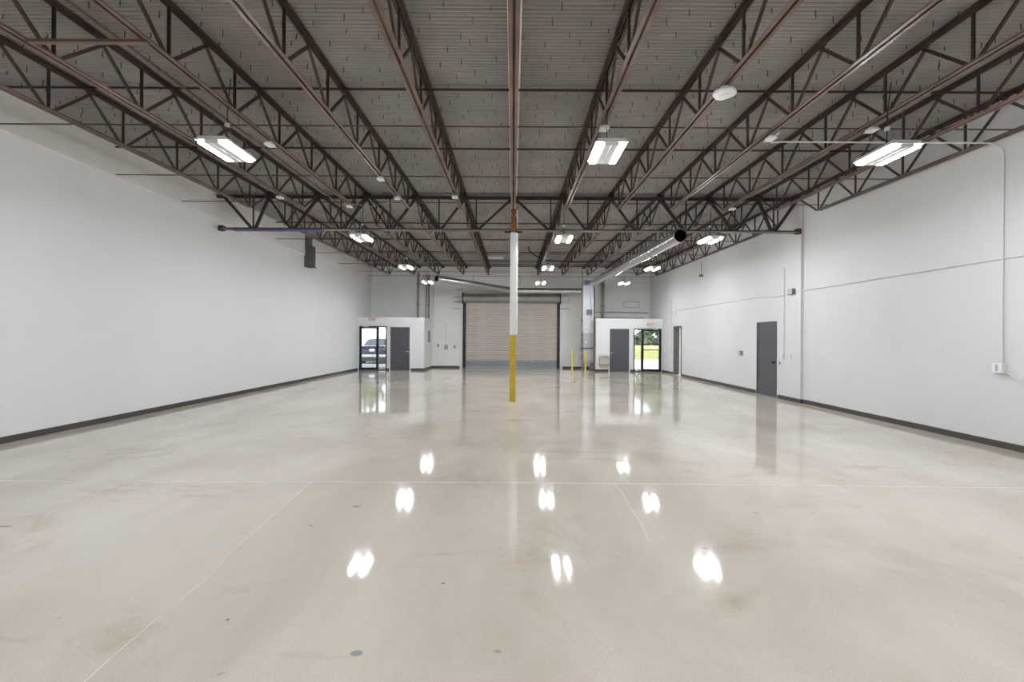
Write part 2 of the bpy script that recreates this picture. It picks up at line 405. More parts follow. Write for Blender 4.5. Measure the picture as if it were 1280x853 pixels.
JX = {k: k*D - .005 for k in range(-5, 6)}; JX[6] = 7.235
near = build_joist(Y0+.02, YG+.06, [10.8-PIT*k for k in range(9, -1, -1)], '')
far = build_joist(YG-.05+.12, YB-.02, [12.46+PIT*k for k in range(10)], '')
for proto, bay in ((near, 'bay away from roll-up door'), (far, 'bay by roll-up door')):
    for q, k in enumerate(JX):
        o = proto if k == -5 else copy_tree(proto)
        o.location = (JX[k], 0, 0); o['label'] = f"brown open-web joist in {bay}, {jd(k)}"

# bridging bars
for (y, br) in ((6.55, 'far from'), (8.65, 'midway to'), (10.35, 'just before')):
    pass
BR = [(6.55, 'third bridging line before the girder'), (8.65, 'second bridging line before the girder'), (10.38, 'first bridging line before the girder'),
      (14.5, 'first bridging line past the girder'), (17.0, 'second bridging line past the girder'), (19.6, 'third bridging line past the girder'),
      (22.0, 'fourth bridging line past the girder'), (23.7, 'last bridging line at the roll-up door wall')]
for y, d_ in BR:
    for lev in ('upper', 'lower'):
        if lev == 'upper' and y == 10.38: continue
        z = deck(y)-.056 if lev == 'upper' else bot(y)+.022
        mb = MB()
        if lev == 'upper': mb.bar((XL-.05, y, z), (XRF, y, z), .035, .006).bar((XL-.05, y-.015, z-.015), (XRF, y-.015, z-.015), .006, .032)
        else: mb.tube([(XL-.03, y, z), (XRF, y, z)], .0095, 6)
        o = obj('bridging_bar', mb, 'rust'); tag(o, f'thin steel bar at {lev} chord level, {d_}', 'bridging bar', 'joist bridging bars')
# short brace bar between two joists
tag(obj('brace_bar', MB().bar((-4*D+.06, 4.62, bot(4.62)-.016), (-3*D+.03, 4.62, bot(4.62)-.016), .05, .03), 'chord'), 'short flat brown bar clamped beneath two joists toward doorless wall', 'brace bar')

# ------------------------------------------------------------------ girder
gd = thing('girder', 'dark brown truss girder crossing the hall over the column', 'girder', (0, YG, 0))
ZGB, ZGT = 4.345, 5.215
def gch(name, x0, x1, z, up, leg, m, wd=.022):
    mb = MB(); fb = MB(); s = 1 if up else -1
    for sd in (-1, 1):
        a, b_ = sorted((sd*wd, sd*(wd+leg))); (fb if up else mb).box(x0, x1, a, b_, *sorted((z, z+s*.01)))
        a, b_ = sorted((sd*wd, sd*(wd+.01))); mb.box(x0, x1, a, b_, *sorted((z, z+s*leg*.8)))
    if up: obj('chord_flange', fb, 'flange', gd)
    return obj(name, mb, m, gd)
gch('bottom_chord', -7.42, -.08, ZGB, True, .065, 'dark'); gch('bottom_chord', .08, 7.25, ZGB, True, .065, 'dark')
gch('top_chord', -7.58, 7.32, ZGT, False, .075, 'dark')
bn = [.93, 1.88, 3.13, 4.38, 5.63, 6.62]; tn = [.05, D, 2*D, 3*D, 4*D, 5*D]
for s in (-1, 1):
    for k, xb in enumerate(bn):
        th = .075 if k >= 3 else .055
        obj('web_vertical', MB().bar((s*(xb+.02), 0, ZGB+.03), (s*(xb+.02), 0, ZGT-.02), .03, .03), 'dark', gd)
        obj('web_diagonal', MB().bar((s*(xb-.04), 0, ZGB+.04), (s*tn[k], 0, ZGT-.05), th, .05, up=(0, 1, 0)), 'dark', gd)
        if k < 5: obj('web_diagonal', MB().bar((s*(xb+.06), 0, ZGB+.04), (s*tn[k+1], 0, ZGT-.05), .05, .045, up=(0, 1, 0)), 'dark', gd)
    xe = -7.36 if s < 0 else 7.22
    obj('end_diagonal', MB().bar((s*6.68, 0, ZGB+.04), (xe, 0, ZGT-.06), .065, .05, up=(0, 1, 0)), 'dark', gd)
    xs = -7.45 if s < 0 else 7.26
    obj('end_bracket', MB().box(xs-.06, xs+.06, -.06, .06, ZGB-.03, ZGB+.10), 'dark', gd)
obj('tape_strip', MB().box(-7.15, -4.86, -.085, .085, ZGB-.022, ZGB-.001), 'blue', gd)['label'] = 'blue strip under the girder'

# ------------------------------------------------------------------ column
col = thing('steel_column', 'square white steel column with yellow painted foot in mid hall', 'column', (0, YG, 0))
obj('painted_foot', MB().box(-.078, .078, -.078, .078, 0, 1.70), 'yellow', col, bevel=.008)['label'] = 'yellow painted lower section'
obj('shaft', MB().box(-.0785, .0785, -.0785, .0785, 1.70, 4.30), 'white', col, bevel=.008)
obj('bare_top', MB().box(-.065, .065, -.065, .065, 4.30, 5.06), 'oxide', col, bevel=.006)['label'] = 'rust-orange primed column head'
obj('cap_plate', MB().box(-.10, .10, -.10, .10, 5.06, 5.12), 'dark', col)
obj('stabiliser_plate', MB().box(-.22, .22, -.02, .02, 4.30, 4.40), 'dark', col)
for sx in (-.04, .04): obj('bolt', MB().lathe([(.018, 0), (.018, .05), (0, .055)], (sx, -.085, 4.72), 8), 'chrome', col)
obj('conduit', MB().tube([(.098, 0, 1.72), (.098, 0, 4.9)], .017, 8), 'white', col)

# ------------------------------------------------------------------ high bay lights
def shell_mesh():
    mb = MB(); w, l_, h = .20, .325, .05
    # pan with sloped sides, open below
    mb.v += [(-w, -l_, 0), (w, -l_, 0), (w, l_, 0), (-w, l_, 0), (-w+.03, -l_+.015, h), (w-.03, -l_+.015, h), (w-.03, l_-.015, h), (-w+.03, l_-.015, h)]
    mb.f += [(0, 1, 5, 4), (1, 2, 6, 5), (2, 3, 7, 6), (3, 0, 4, 7), (4, 5, 6, 7)]
    for (a, b_, c, d_) in ((-w, -w+.012, -l_, l_), (w-.012, w, -l_, l_)): mb.box(a, b_, c, d_, -.004, .01)
    for (c, d_) in ((-l_, -l_+.012), (l_-.012, l_)): mb.box(-w+.012, w-.012, c, d_, -.004, .01)
    mb.box(-w+.112, w-.112, -l_+.012, l_-.012, -.038, .02); return mb.mesh('housing')
lm = dict(housing=shell_mesh(), spine=MB().box(-.004, .004, -.30, .30, -.044, -.038).mesh('spine'), driver=MB().box(-.05, .05, -.13, .13, .05, .085).mesh('driver_box'),
          gland=MB().lathe([(.03, .085), (.03, .12), (.012, .13), (.012, .17)], seg=10).mesh('cable_gland'))
def bar_quad(x):                       # lens that glows below, outward and at both ends
    a, b_ = x-.038, x+.038; zl, zh = -.040, .006; o = a if x < 0 else b_
    v = [(a, -.30, zl), (b_, -.30, zl), (b_, .30, zl), (a, .30, zl), (a, -.30, zh), (b_, -.30, zh), (b_, .30, zh), (a, .30, zh)]
    f = [(0, 3, 2, 1), (0, 1, 5, 4), (2, 3, 7, 6), (3, 0, 4, 7) if x < 0 else (1, 2, 6, 5)]
    me = bpy.data.meshes.new('led_bar'); me.from_pydata(v, [], f); me.update(); return me
LB = [bar_quad(-.138), bar_quad(.138)]
for b_ in LB: b_.materials.append(M['tube'])
rows = [(1.2, 4.09, 'last before the wall opposite the roll-up door'), (5.98, 4.07, 'in the bay away from the roll-up door'), (11.35, 4.10, 'lined up with the cross girder'),
        (16.05, 4.10, 'midway between girder and roll-up door'), (20.1, 4.07, 'last before the roll-up door wall')]
cols = [(-3.77, -3, 'on doorless-wall side'), (1.22, 1, 'beside column line'), (4.9, 4, 'on side-door-wall side')]
light0 = None
for ri, (ly, lz, rd) in enumerate(rows):
    for ci, (lx, jn, cd) in enumerate(cols):
        x = lx + (.04 if ci == 1 and ri == 2 else 0)
        t = thing('high_bay_light', f'lit twin-bar high bay light {cd}, {rd}', 'ceiling light', (x, ly, lz), 'twin-bar high bay lights')
        hs = obj('housing', lm['housing'], 'whitem', t); obj('spine', lm['spine'], 'whitem', hs)
        for b_ in LB: obj('led_bar', b_, None, t)
        obj('driver_box', lm['driver'], 'whitem', t); obj('cable_gland', lm['gland'], 'black', t)
        zt_ = bot(ly) - lz
        obj('power_cord', MB().tube([(0, 0, .16), (.004, 0, (.16+zt_+.35)/2), (JX[jn]-x, .05, zt_+.40)], .006, 6), 'black', t)
        obj('cord_connector', MB().box(-.022, .022, -.022, .022, .30, .35), 'whitem', t, bevel=.004)
        for sy in (-.27, .27):
            obj('hanger_wire', MB().tube([(-.17, sy, .03), (JX[jn]-x, sy*.3, zt_), (.17, sy, .03)], .002, 4), 'emt', t)

# white boxes on the joists
JB = [(-3, 6.76, 'third', 'doorless', 'bay middle'), (-3, 10.15, 'third', 'doorless', 'by girder'), (-4, 9.5, 'fourth', 'doorless', 'by girder'),
      (-2, 8.3, 'second', 'doorless', 'bay middle'), (-2, 9.5, 'second', 'doorless', 'by girder'), (-1, 9.4, 'first', 'doorless', 'by girder'),
      (1, 6.15, 'first', 'side-door', 'bay middle'), (3, 6.45, 'third', 'side-door', 'bay middle'), (4, 6.15, 'fourth', 'side-door', 'bay middle'), (4, 10.2, 'fourth', 'side-door', 'by girder'),
      (4, 19.0, 'fourth', 'side-door', 'bay by roll-up door')]
for k, y, o_, wn_, pos in JB:
    b0 = thing('junction_box', f'small white junction box under {o_} joist toward {wn_} wall, {pos}', 'junction box', (JX[k]+.015, y+.22, bot(y)-.085), 'junction boxes under the joists')
    obj('box', MB().box(-.055, .055, -.06, .06, .0, .035), 'whitem', b0, bevel=.006); obj('cover_plate', MB().box(-.062, .062, -.077, .077, -.005, 0), 'whitem', b0)
    obj('nipple', MB().tube([(-.0, 0, .035), (-.0, 0, .084)], .011, 8), 'emt', b0)
# round white wireless unit
y = 5.42; wu = thing('access_point', 'round white lobed device mounted under a joist in the bay away from roll-up door', 'ceiling device', (JX[2]+.01, y, bot(y)-.105), None)
mb = MB(); sg = 40; mb.sm = True
for (r, z) in ((.04, 0), (.105, .0), (.128, .012), (.132, .03), (.12, .05), (.06, .058), (.05, .10)):
    for j in range(sg):
        a = 2*math.pi*j/sg; q = r*(1+.045*math.cos(4*a)*(1 if r > .09 else 0)); mb.v.append((q*math.cos(a), q*math.sin(a), z))
for k in range(6):
    for j in range(sg): a0 = k*sg+j; b0 = k*sg+(j+1) % sg; mb.f.append((a0, b0, b0+sg, a0+sg))
mb.f.append(tuple(range(sg))[::-1])
obj('body', mb, 'whitem', wu); obj('face_disc', MB().lathe([(.045, -.006), (.045, .002)], seg=24), 'white', wu)
# unlit white panel under deck past the girder
pl = thing('ceiling_panel', 'small white flat panel under the deck past the girder', 'panel', (-.82, 21.3, deck(21.3)-.05))
obj('panel', MB().box(-.34, .34, -.16, .16, 0, .03), 'whitem', pl, bevel=.008); obj('rim', MB().box(-.36, .36, -.18, .18, .03, .05), 'white', pl)

# ------------------------------------------------------------------ ducts and air handler
def spiral(name, pts, r, label):
    t = thing(name, label, 'duct', pts[0])
    o0 = Vector(pts[0]); L = [Vector(p)-o0 for p in pts]
    mb = MB(); path = []; rad = []
    for a, b_ in zip(L[:-1], L[1:]):
        n_ = max(2, int((b_-a).length/.06))
        for k in range(n_): path.append(a.lerp(b_, k/n_)); rad.append(r)
    path.append(L[-1]); rad.append(r)
    rad = [q + (.0018 if k % 3 == 0 else 0) for k, q in enumerate(rad)]
    mb.tube([tuple(p) for p in path], rad, 28, caps=False); obj('pipe', mb, 'galv', t)
    d = (L[1]-L[0]).normalized()
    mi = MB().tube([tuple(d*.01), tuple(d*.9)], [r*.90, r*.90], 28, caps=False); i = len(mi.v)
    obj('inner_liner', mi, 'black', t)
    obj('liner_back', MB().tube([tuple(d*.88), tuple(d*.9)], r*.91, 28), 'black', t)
    ring = MB(); ring.tube([tuple(-d*.012), tuple(d*.05)], r*1.035, 28, caps=False); ring.tube([tuple(-d*.012), tuple(d*.05)], r*.92, 28, caps=False)
    n_ = 28
    for j in range(n_): ring.f.append((j, (j+1) % n_, 2*n_ + (j+1) % n_, 2*n_ + j))
    obj('end_collar', ring, 'galv', t)
    tot = sum((b_-a).length for a, b_ in zip(L[:-1], L[1:]))
    s_ = 2.2
    while s_ < tot-.4:
        acc = s_
        for a, b_ in zip(L[:-1], L[1:]):
            ln = (b_-a).length
            if acc <= ln:
                p = a.lerp(b_, acc/ln); dd = (b_-a).normalized()
                obj('coupling_band', MB().tube([tuple(p-dd*.03), tuple(p+dd*.03)], r+.009, 28, caps=False), 'galv', t)
                top_z = bot(o0.y+p.y)-o0.z
                obj('hanger_strap', MB().bar((p.x, p.y, r), (p.x, p.y, top_z+.05), .025, .003), 'galv', t); break
            acc -= ln
        s_ += 3.1
    return t
spiral('spiral_duct', [(4.11, 11.2, 4.165), (3.97, 22.97, 4.38)], .165, 'large open-ended spiral duct slung below joists toward the air handler')
spiral('spiral_duct', [(-3.27, 19.5, 4.15), (-.30, 23.02, 4.07), (.25, 23.28, 4.05), (3.53, 23.28, 4.04)], .14, 'slimmer spiral duct running above the roll-up door')
ah = thing('air_handler', 'tall foil-wrapped air handler standing beside the roll-up door', 'air handler', (3.79, 23.15, 0))
obj('supply_plenum', MB().box(-.27, .27, -.22, .28, 1.90, 4.30), 'wrap', ah, bevel=.01)
obj('plenum_cap', MB().box(-.20, .28, -.20, .28, 4.30, 4.55), 'galv', ah, bevel=.01)
obj('fan_section', MB().box(-.25, .28, -.24, .28, 1.14, 1.90), 'unit', ah, bevel=.01)
obj('strap', MB().box(-.34, .30, -.255, .28, 1.09, 1.14), 'black', ah)
obj('coil_section', MB().box(-.25, .28, -.24, .28, .46, 1.09), 'unit', ah, bevel=.01)
obj('drain_pan', MB().box(-.25, .27, -.22, .28, .38, .46), 'galv', ah)
for sx in (-.2, .22): obj('stand_leg', MB().box(sx-.02, sx+.02, -.2, -.16, 0, .38), 'galvd', ah); obj('stand_leg', MB().box(sx-.02, sx+.02, .2, .24, 0, .38), 'galvd', ah)
gr_ = obj('grille', MB().box(-.09, .20, -.232, -.221, 2.78, 3.08), 'galvd', ah)
for k in range(5): obj('louver', MB().bar((-.08, -.235, 2.81+k*.06), (.19, -.235, 2.81+k*.06), .03, .008, up=(0, .7, .7)), 'unit', gr_)
obj('gauge', MB().lathe([(.05, 0), (.05, -.02), (0, -.022)], (-.09, -.24, 1.42), 16, 'y'), 'whitem', ah)
obj('condenser_block', MB().box(.06, .26, -.42, -.24, 0, .24), 'galvd', ah, bevel=.01)
tag(obj('insulated_pipe', MB().tube([(4.035, 22.55, 0), (4.035, 22.55, 3.5), (4.02, 22.6, 4.2)], .035, 10), 'copper'), 'brown insulated pipe rising between air handler and entry box', 'pipe')
tag(obj('control_conduit', MB().tube([(3.495, 23.0, 0), (3.495, 23.0, 5.1)], .022, 8), 'galvd'), 'dark conduit rising close along air handler on the roll-up door side', 'conduit')
for z, hgt_ in ((1.7, .18), (1.35, .3), (.95, .35), (.5, .3), (2.45, .14)):
    o = obj('valve_box', MB().box(3.44, 3.515, 22.90, 22.976, z, z+hgt_), 'galvd', bevel=.008)
    tag(o, {1.7: 'upper mid', 1.35: 'middle', .95: 'lower mid', .5: 'lowest', 2.45: 'topmost'}[z] + ' small grey control box on the conduit beside air handler', 'control box', 'control boxes beside the air handler')

# ------------------------------------------------------------------ roll-up door
rd = structE('door_7', 'closed beige slatted roll-up door in the end wall', (0, YB, 0))
sp = .127; zb0 = .42; n = 25
slat = MB().prof_x([(-.028, 0), (-.064, .006), (-.082, .05), (-.075, .092), (-.056, .102), (-.028, .105), (-.028, .127), (-.02, .127), (-.02, 0)], RD[0]+.06, RD[1]-.06).mesh('slat')
for k in range(n): obj('slat', slat, 'slat', rd, (0, 0, zb0+k*sp))
slatg = slat.copy(); slatg.materials.clear()
for k in range(3): obj('slat', slatg, 'slatg', rd, (0, 0, .04+k*sp))
obj('bottom_bar', MB().box(RD[0]+.06, RD[1]-.06, -.085, -.03, 0, .05), 'slatg', rd, bevel=.006)
for s, x in ((-1, RD[0]), (1, RD[1])):
    gu = obj('guide_rail', MB().box(x-.09 if s < 0 else x-.07, x+.07 if s < 0 else x+.09, -.10, -.001, 0, 3.72), 'black', rd)
    for k in range(9): obj('bolt', MB().lathe([(.018, 0), (.018, -.015), (0, -.02)], (x-.05*(-s)*-1, -.10, .25+k*.40), 8, 'y'), 'galvd', gu)
    obj('hood_bracket', MB().box(x-.10 if s < 0 else x+.04, x-.04 if s < 0 else x+.10, -.50, -.001, 3.42, 4.0), 'black', rd, bevel=.01)
mb = MB(); ring = [(-.02, 3.95)] + [(-.24-.22*math.sin(t), 3.72+.23*math.cos(t)) for t in [math.pi*k/12 for k in range(13)]] + [(-.02, 3.49)]
mb.prof_x(ring, RD[0]-.04, RD[1]+.04); mb.sm = True
obj('hood', mb, 'hood', rd)
for k in range(2): obj('hood_band', MB().tube([(RD[0]+1.0+k*3.0, -.24-.235*math.sin(t), 3.72+.24*math.cos(t)) for t in [math.pi*q/12 for q in range(13)]], .012, 6), 'hood', rd)
# bracket bars by the roll-up door
for k, (x0, x1, z) in enumerate(((-3.10, -2.66, 4.18), (-3.22, -2.66, 3.80), (-3.22, -2.66, 3.52), (-3.22, -2.66, 3.18))):
    tag(obj('wall_bracket', MB().box(x0, x1, YB-.03, YB-.001, z, z+.025), 'galvd'), f"{['topmost','second','third','lowest'][k]} thin steel bracket beside the roll-up door hood, toward doorless wall", 'bracket', 'brackets beside the roll-up door')
fr = [(2.55, 3.86), (3.02, 3.86), (3.02, 3.55), (2.55, 3.55)]
tag(obj('conduit_loop', MB().tube([(x, YB-.02, z) for x, z in fr], .010, 6), 'galvd'), 'thin conduit loop on wall between roll-up door and air handler', 'conduit')
tag(obj('wall_bracket', MB().box(2.55, 3.0, YB-.03, YB-.001, 3.18, 3.21), 'galvd'), 'thin steel bracket on wall between roll-up door and air handler', 'bracket')
for s, x in ((-1, RD[0]-.15), (1, RD[1]+.15)):
    tag(obj('jamb_guard', MB().box(x-.05, x+.05, YB-.06, YB-.001, 0, 1.75 if s > 0 else 3.4), 'white', bevel=.01), f"white steel jamb guard of roll-up door, {'doorless' if s < 0 else 'side-door'} wall side", 'jamb guard')

# ------------------------------------------------------------------ hollow metal doors
def grey_door(name, x0, x1, z1, hinge_right, label, frame=None, knob=False):
    """Leaf in the plane y=0 facing -y; built local then placed by caller."""
    r = structE(name, label)
    fw = .045
    f = MB().box(x0-fw, x0, -.018, .10, 0, z1+fw).box(x1, x1+fw, -.018, .10, 0, z1+fw).box(x0, x1, -.018, .10, z1, z1+fw)
    obj('frame', f, frame or 'white', r, bevel=.003)
    lf = obj('leaf', MB().box(x0+.004, x1-.004, .005, .05, .01, z1-.004), 'greydoor', r, bevel=.003)
    hx = x0+.075 if hinge_right else x1-.075; d = 1 if hinge_right else -1
    lv = MB().lathe([(.03, .004), (.03, -.01), (.013, -.012), (.013, -.05)], (hx, 0, .92), 14, 'y').bar((hx-.01*d, -.05, .92), (hx+.12*d, -.05, .93), .02, .018)
    if knob: obj('knob', MB().lathe([(.03, .004), (.03, -.008), (.014, -.012), (.014, -.03), (.03, -.04), (.032, -.055), (.02, -.068), (0, -.07)], (hx, 0, .98), 16, 'y'), 'black', lf)
    else: obj('lever_handle', lv, 'chrome', lf)
    obj('threshold', MB().box(x0, x1, 0, .10, 0, .012), 'galvd', r)
    xh = x1-.006 if hinge_right else x0+.006
    for z in (.25, 1.05, 1.85): obj('hinge', MB().tube([(xh, -.004, z), (xh, -.004, z+.10)], .008, 8), 'galvd', lf)
    return r
d1 = grey_door('door_1', DLft[0], DLft[1], DLft[2], False, 'grey flush door in the entry box by the doorless wall'); d1.location = (0, YV, 0)
d3 = grey_door('door_3', DRgt[0], DRgt[1], DRgt[2], True, 'grey flush door beside the drinking fountain'); d3.location = (0, YV, 0)
# side door, in the right wall: local x runs toward -y
d5 = grey_door('door_5', -(SD[1]-.05), -(SD[0]+.05), SD[2]-.05, False, 'grey side door in the block wall near the step', 'greydoor', True)
d5.rotation_euler = (0, 0, -math.pi/2); d5.location = (XRF, 0, 0)
# note: rotating -90 deg about z maps local -y to world -x and local x to world -y
# open doorway
d6 = structE('door_6', 'open doorway with dark grey frame in the block wall', (XRF, 0, 0))
f = MB()
f.box(-.02, .20, OD[1]-.05, OD[1], 0, OD[2]).box(-.02, .20, OD[0], OD[0]+.05, 0, OD[2]).box(-.02, .20, OD[0]+.05, OD[1]-.05, OD[2]-.05, OD[2])
obj('frame', f, 'greydoor', d6, bevel=.003)
lf = obj('leaf', MB().box(.20, .245, OD[1]+.0, OD[1]+.88, .01, OD[2]-.06), 'greydoor', d6)
obj('closer', MB().box(.06, .20, OD[0]+.25, OD[0]+.52, OD[2]-.14, OD[2]-.06), 'chrome', d6, bevel=.008)
# the lit side room past the open doorway
rm = struct('wall_side_room', MB().box(XO+.0, 10.0, 17.8, 17.9, 0, 2.7).box(XO, 10.0, 22.0, 22.1, 0, 2.7).box(9.9, 10.0, 17.9, 22.0, 0, 2.7).box(XO, 10.0, 17.8, 22.1, 2.62, 2.7).box(XO, 10.0, 17.8, 22.1, -.1, -.001).box(XR+.02, XO, OD[0], OD[1], -.1, -.001), 'wall', 'white side room past the open doorway')
sl = thing('ceiling_light', 'flat ceiling light in the side room past the open doorway', 'ceiling light', (8.7, 19.6, 2.56))
obj('frame', MB().box(-.32, .32, -.62, .62, .0, .058), 'whitem', sl)
q = bpy.data.meshes.new('diffuser'); q.from_pydata([(-.28, -.58, -.003), (.28, -.58, -.003), (.28, .58, -.003), (-.28, .58, -.003)], [], [(0, 3, 2, 1)]); q.update(); q.materials.append(emis('room_led', (1, .99, .96), 22))
obj('diffuser', q, None, sl)

# ------------------------------------------------------------------ glazed entry doors
def glazed(name, gl, leaf_left, label):
    x0, x1, z1 = gl; r = structE(name, label, (0, YV, 0)); ft = .05
    mx = x0 + (x1-x0)*.675 if leaf_left else x1 - (x1-x0)*.70
    f = MB().box(x0, x0+ft, -.03, .09, 0, z1).box(x1-ft, x1, -.03, .09, 0, z1).box(x0+ft, x1-ft, -.03, .09, z1-ft, z1).box(mx-.03, mx+.03, -.03, .09, 0, z1-ft)
    sx = (mx+.03, x1-ft) if leaf_left else (x0+ft, mx-.03)
    f.box(sx[0], sx[1], -.02, .08, 0, .035)
    obj('frame', f, 'bronze', r)
    obj('sidelight_pane', MB().box(sx[0]-.005, sx[1]+.005, .025, .033, .03, z1-ft+.005), 'glass', r)
    a, b_ = (x0+ft+.004, mx-.034) if leaf_left else (mx+.034, x1-ft-.004)
    st = .055; zt_ = z1-ft-.004
    lf = obj('leaf', MB().box(a, a+st, 0, .045, .012, zt_).box(b_-st, b_, 0, .045, .012, zt_).box(a+st, b_-st, 0, .045, zt_-.06, zt_).box(a+st, b_-st, 0, .045, .012, .13), 'bronze', r)
    obj('pane', MB().box(a+st-.005, b_-st+.005, .018, .026, .125, zt_-.055), 'glass', lf)
    obj('push_bar', MB().box(a+st-.01, b_-st+.01, -.05, -.018, 1.05, 1.09).box(a+.01, a+st, -.05, 0, 1.04, 1.10).box(b_-st, b_-.01, -.05, 0, 1.04, 1.10), 'bronze', lf)
    cx = a+.25 if leaf_left else b_-.25
    obj('door_closer', MB().box(cx-.14, cx+.14, -.09, -.032, z1-.035, z1+.025).bar((cx+.1, -.06, z1-.04), (cx-.05, -.12, z1-.04), .02, .01), 'chrome', lf, bevel=.006)
    obj('threshold', MB().box(x0, x1, -.02, .10, .0, .011), 'galvd', r)
    return r
glazed('door_2', GL, True, 'dark-framed glass entry door with sidelight, the parked car outside')
glazed('door_4', GR, False, 'dark-framed glass entry door with sidelight, grass outside')

# exit signs
def exit_sign(x, z, label):
    t = thing('exit_sign', label, 'sign', (x, YV-.013, z), 'exit signs over the glass doors')
    obj('housing', MB().box(-.16, .16, -.045, 0, -.095, .095), 'whitem', t, bevel=.008)
    obj('face', MB().box(-.15, .15, -.049, -.045, -.085, .085), 'white', t)
    text('lettering', 'EXIT', .17, 'red', t, (.01, -.051, 0), (math.pi/2, 0, 0))
exit_sign(-6.87, 2.47, 'white exit sign with red letters over the car-side glass door')
exit_sign(6.72, 2.33, 'white exit sign with red letters over the grass-side glass door')
sg_ = [o for o in bpy.data.objects if o.name.startswith('exit_sign')][1]
obj('arrow', MB().prism([(-.145, 0), (-.125, .025), (-.125, -.025)], 0, .004), 'red', sg_).rotation_euler = (math.pi/2, 0, 0)
sg_.children[-1].location = (0, -.047, 0)

# ------------------------------------------------------------------ drinking fountain, bollards, wall fittings
df = thing('drinking_fountain', 'beige wall-hung drinking fountain beside the grey door', 'drinking fountain', (4.46, YV-.013, 0))
obj('cabinet', MB().prof_x([(0, .27), (-.22, .27), (-.30, .40), (-.30, .70), (0, .70)], -.22, .22), 'fount', df, bevel=.012)
obj('basin', MB().prof_x([(0, .70), (-.33, .70), (-.34, .735), (-.28, .76), (0, .80)], -.235, .235), 'chrome', df, bevel=.01)
obj('bubbler', MB().tube([(-.1, -.08, .77), (-.1, -.08, .83), (-.08, -.12, .85)], .013, 8), 'chrome', df)
obj('push_button', MB().box(.02, .14, -.345, -.338, .705, .73), 'galvd', df)
for x, lb in ((2.84, 'yellow bollard standing closer to the roll-up door'), (3.48, 'yellow bollard standing in front of the air handler')):
    b0 = thing('bollard', lb, 'bollard', (x, 21.75, 0), 'yellow bollards')
    obj('post', MB().lathe([(.048, .012), (.048, .98), (.042, 1.02), (.025, 1.045), (0, 1.052)], seg=18), 'yellow2', b0)
    obj('base_plate', MB().box(-.09, .09, -.09, .09, 0, .012), 'yellow2', b0)

# vertical pipes above the entry boxes
def pipe(x, y, z0, z1, r, m, label, name='pipe'):
    t = thing(name, label, 'pipe', (x, y, z0))
    obj('pipe_run', MB().tube([(0, 0, 0), (0, 0, z1-z0)], r, 10), m, t)
    for k in range(2):
        z = (z1-z0)*(.3+.45*k); obj('clamp', MB().box(-r*1.35, r*1.35, -r*1.25, YB-y+.0, z, z+.03), 'galvd', t)
pipe(-5.06, YB-.09, ZV, 5.1, .062, 'hood', 'dark pipe rising from the entry box toward doorless wall side')
pipe(-4.63, YB-.07, ZV, 5.0, .045, 'emt', 'first of three light pipes at the edge of entry box with car view')
pipe(-4.50, YB-.05, ZV, 5.0, .03, 'copper', 'second, brown pipe of three at the edge of entry box with car view')
pipe(-4.25, YB-.05, .95, 5.0, .022, 'conduit', 'third pipe of three, running down past the edge of entry box')
pipe(4.78, YB-.08, ZV, 5.1, .058, 'hood', 'dark pipe rising from the entry box beside air handler')
pipe(4.90, YB-.05, ZV, 5.0, .022, 'conduit', 'thin pale pipe beside the dark pipe near air handler')
tag(obj('conduit', MB().tube([(4.42, YB-.03, 3.02), (5.3, YB-.03, 3.03), (7.5-.25, YB-.03, 2.99)], .020, 8), 'galvd'), 'grey horizontal conduit above the entry box with fountain', 'conduit')
tag(obj('conduit', MB().tube([(4.42, YB-.03, 2.72), (7.0, YB-.03, 2.72)], .014, 8), 'galvd'), 'thin low conduit just above the entry box with fountain', 'conduit')
bp_ = thing('blank_panel', 'cream blank cover panel high above the fountain entry box', 'panel', (6.35, YB, 3.3)); obj('cover', MB().box(-.40, .40, -.02, 0, 0, .30), 'backw', bp_, bevel=.006); obj('frame', MB().box(-.42, .42, -.012, -.001, -.02, .32), 'galvd', bp_)
# side panel on the left entry box
sp_ = thing('panel_box', 'narrow grey panel box on the entry box side facing roll-up door', 'panel', (VL[1], 23.35, 1.35)); obj('body', MB().box(0, .05, -.22, .22, 0, .62), 'unit', sp_, bevel=.006); obj('door_panel', MB().box(.05, .056, -.20, .20, .03, .59), 'galvd', sp_)
# outlets and boxes
def wall_box(x, y, z, axis, w, h, label, m='galvd', dep=.05, cat='outlet'):
    t = thing('wall_outlet', label, cat, (x, y, z), 'small boxes on the walls')
    if axis == 'y': obj('box', MB().box(-w/2, w/2, -dep, 0, -h/2, h/2), m, t, bevel=.006); obj('cover', MB().box(-w/2+.01, w/2-.01, -dep-.004, -dep, -h/2+.01, h/2-.01), 'unit', t); obj('socket', MB().box(-.018, .018, -dep-.008, -dep-.004, -.02, .02), 'black', t)
    else: obj('box', MB().box(-dep, 0, -w/2, w/2, -h/2, h/2), m, t, bevel=.006); obj('cover', MB().box(-dep-.004, -dep, -w/2+.01, w/2-.01, -h/2+.01, h/2-.01), 'unit' if m == 'galvd' else 'whitem', t); obj('socket', MB().box(-dep-.008, -dep-.004, -.016, .016, -.02, .02), 'unit', t)
wall_box(-4.0, YB, 1.20, 'y', .10, .16, 'small grey outlet close to the entry box, roll-up door wall')
wall_box(-3.58, YB, 1.10, 'y', .18, .24, 'grey switch box under the bent conduit, roll-up door wall')
wall_box(-3.12, YB, 1.12, 'y', .12, .18, 'small grey box close beside the roll-up door jamb')
tag(obj('bent_conduit', MB().tube([(-4.21, YB-.02, 2.5), (-3.72, YB-.02, 2.5), (-3.62, YB-.02, 2.46), (-3.58, YB-.02, 2.36), (-3.58, YB-.02, 1.22)], .012, 8), 'conduit'), 'bent pale conduit dropping to the switch box, roll-up door wall', 'conduit')
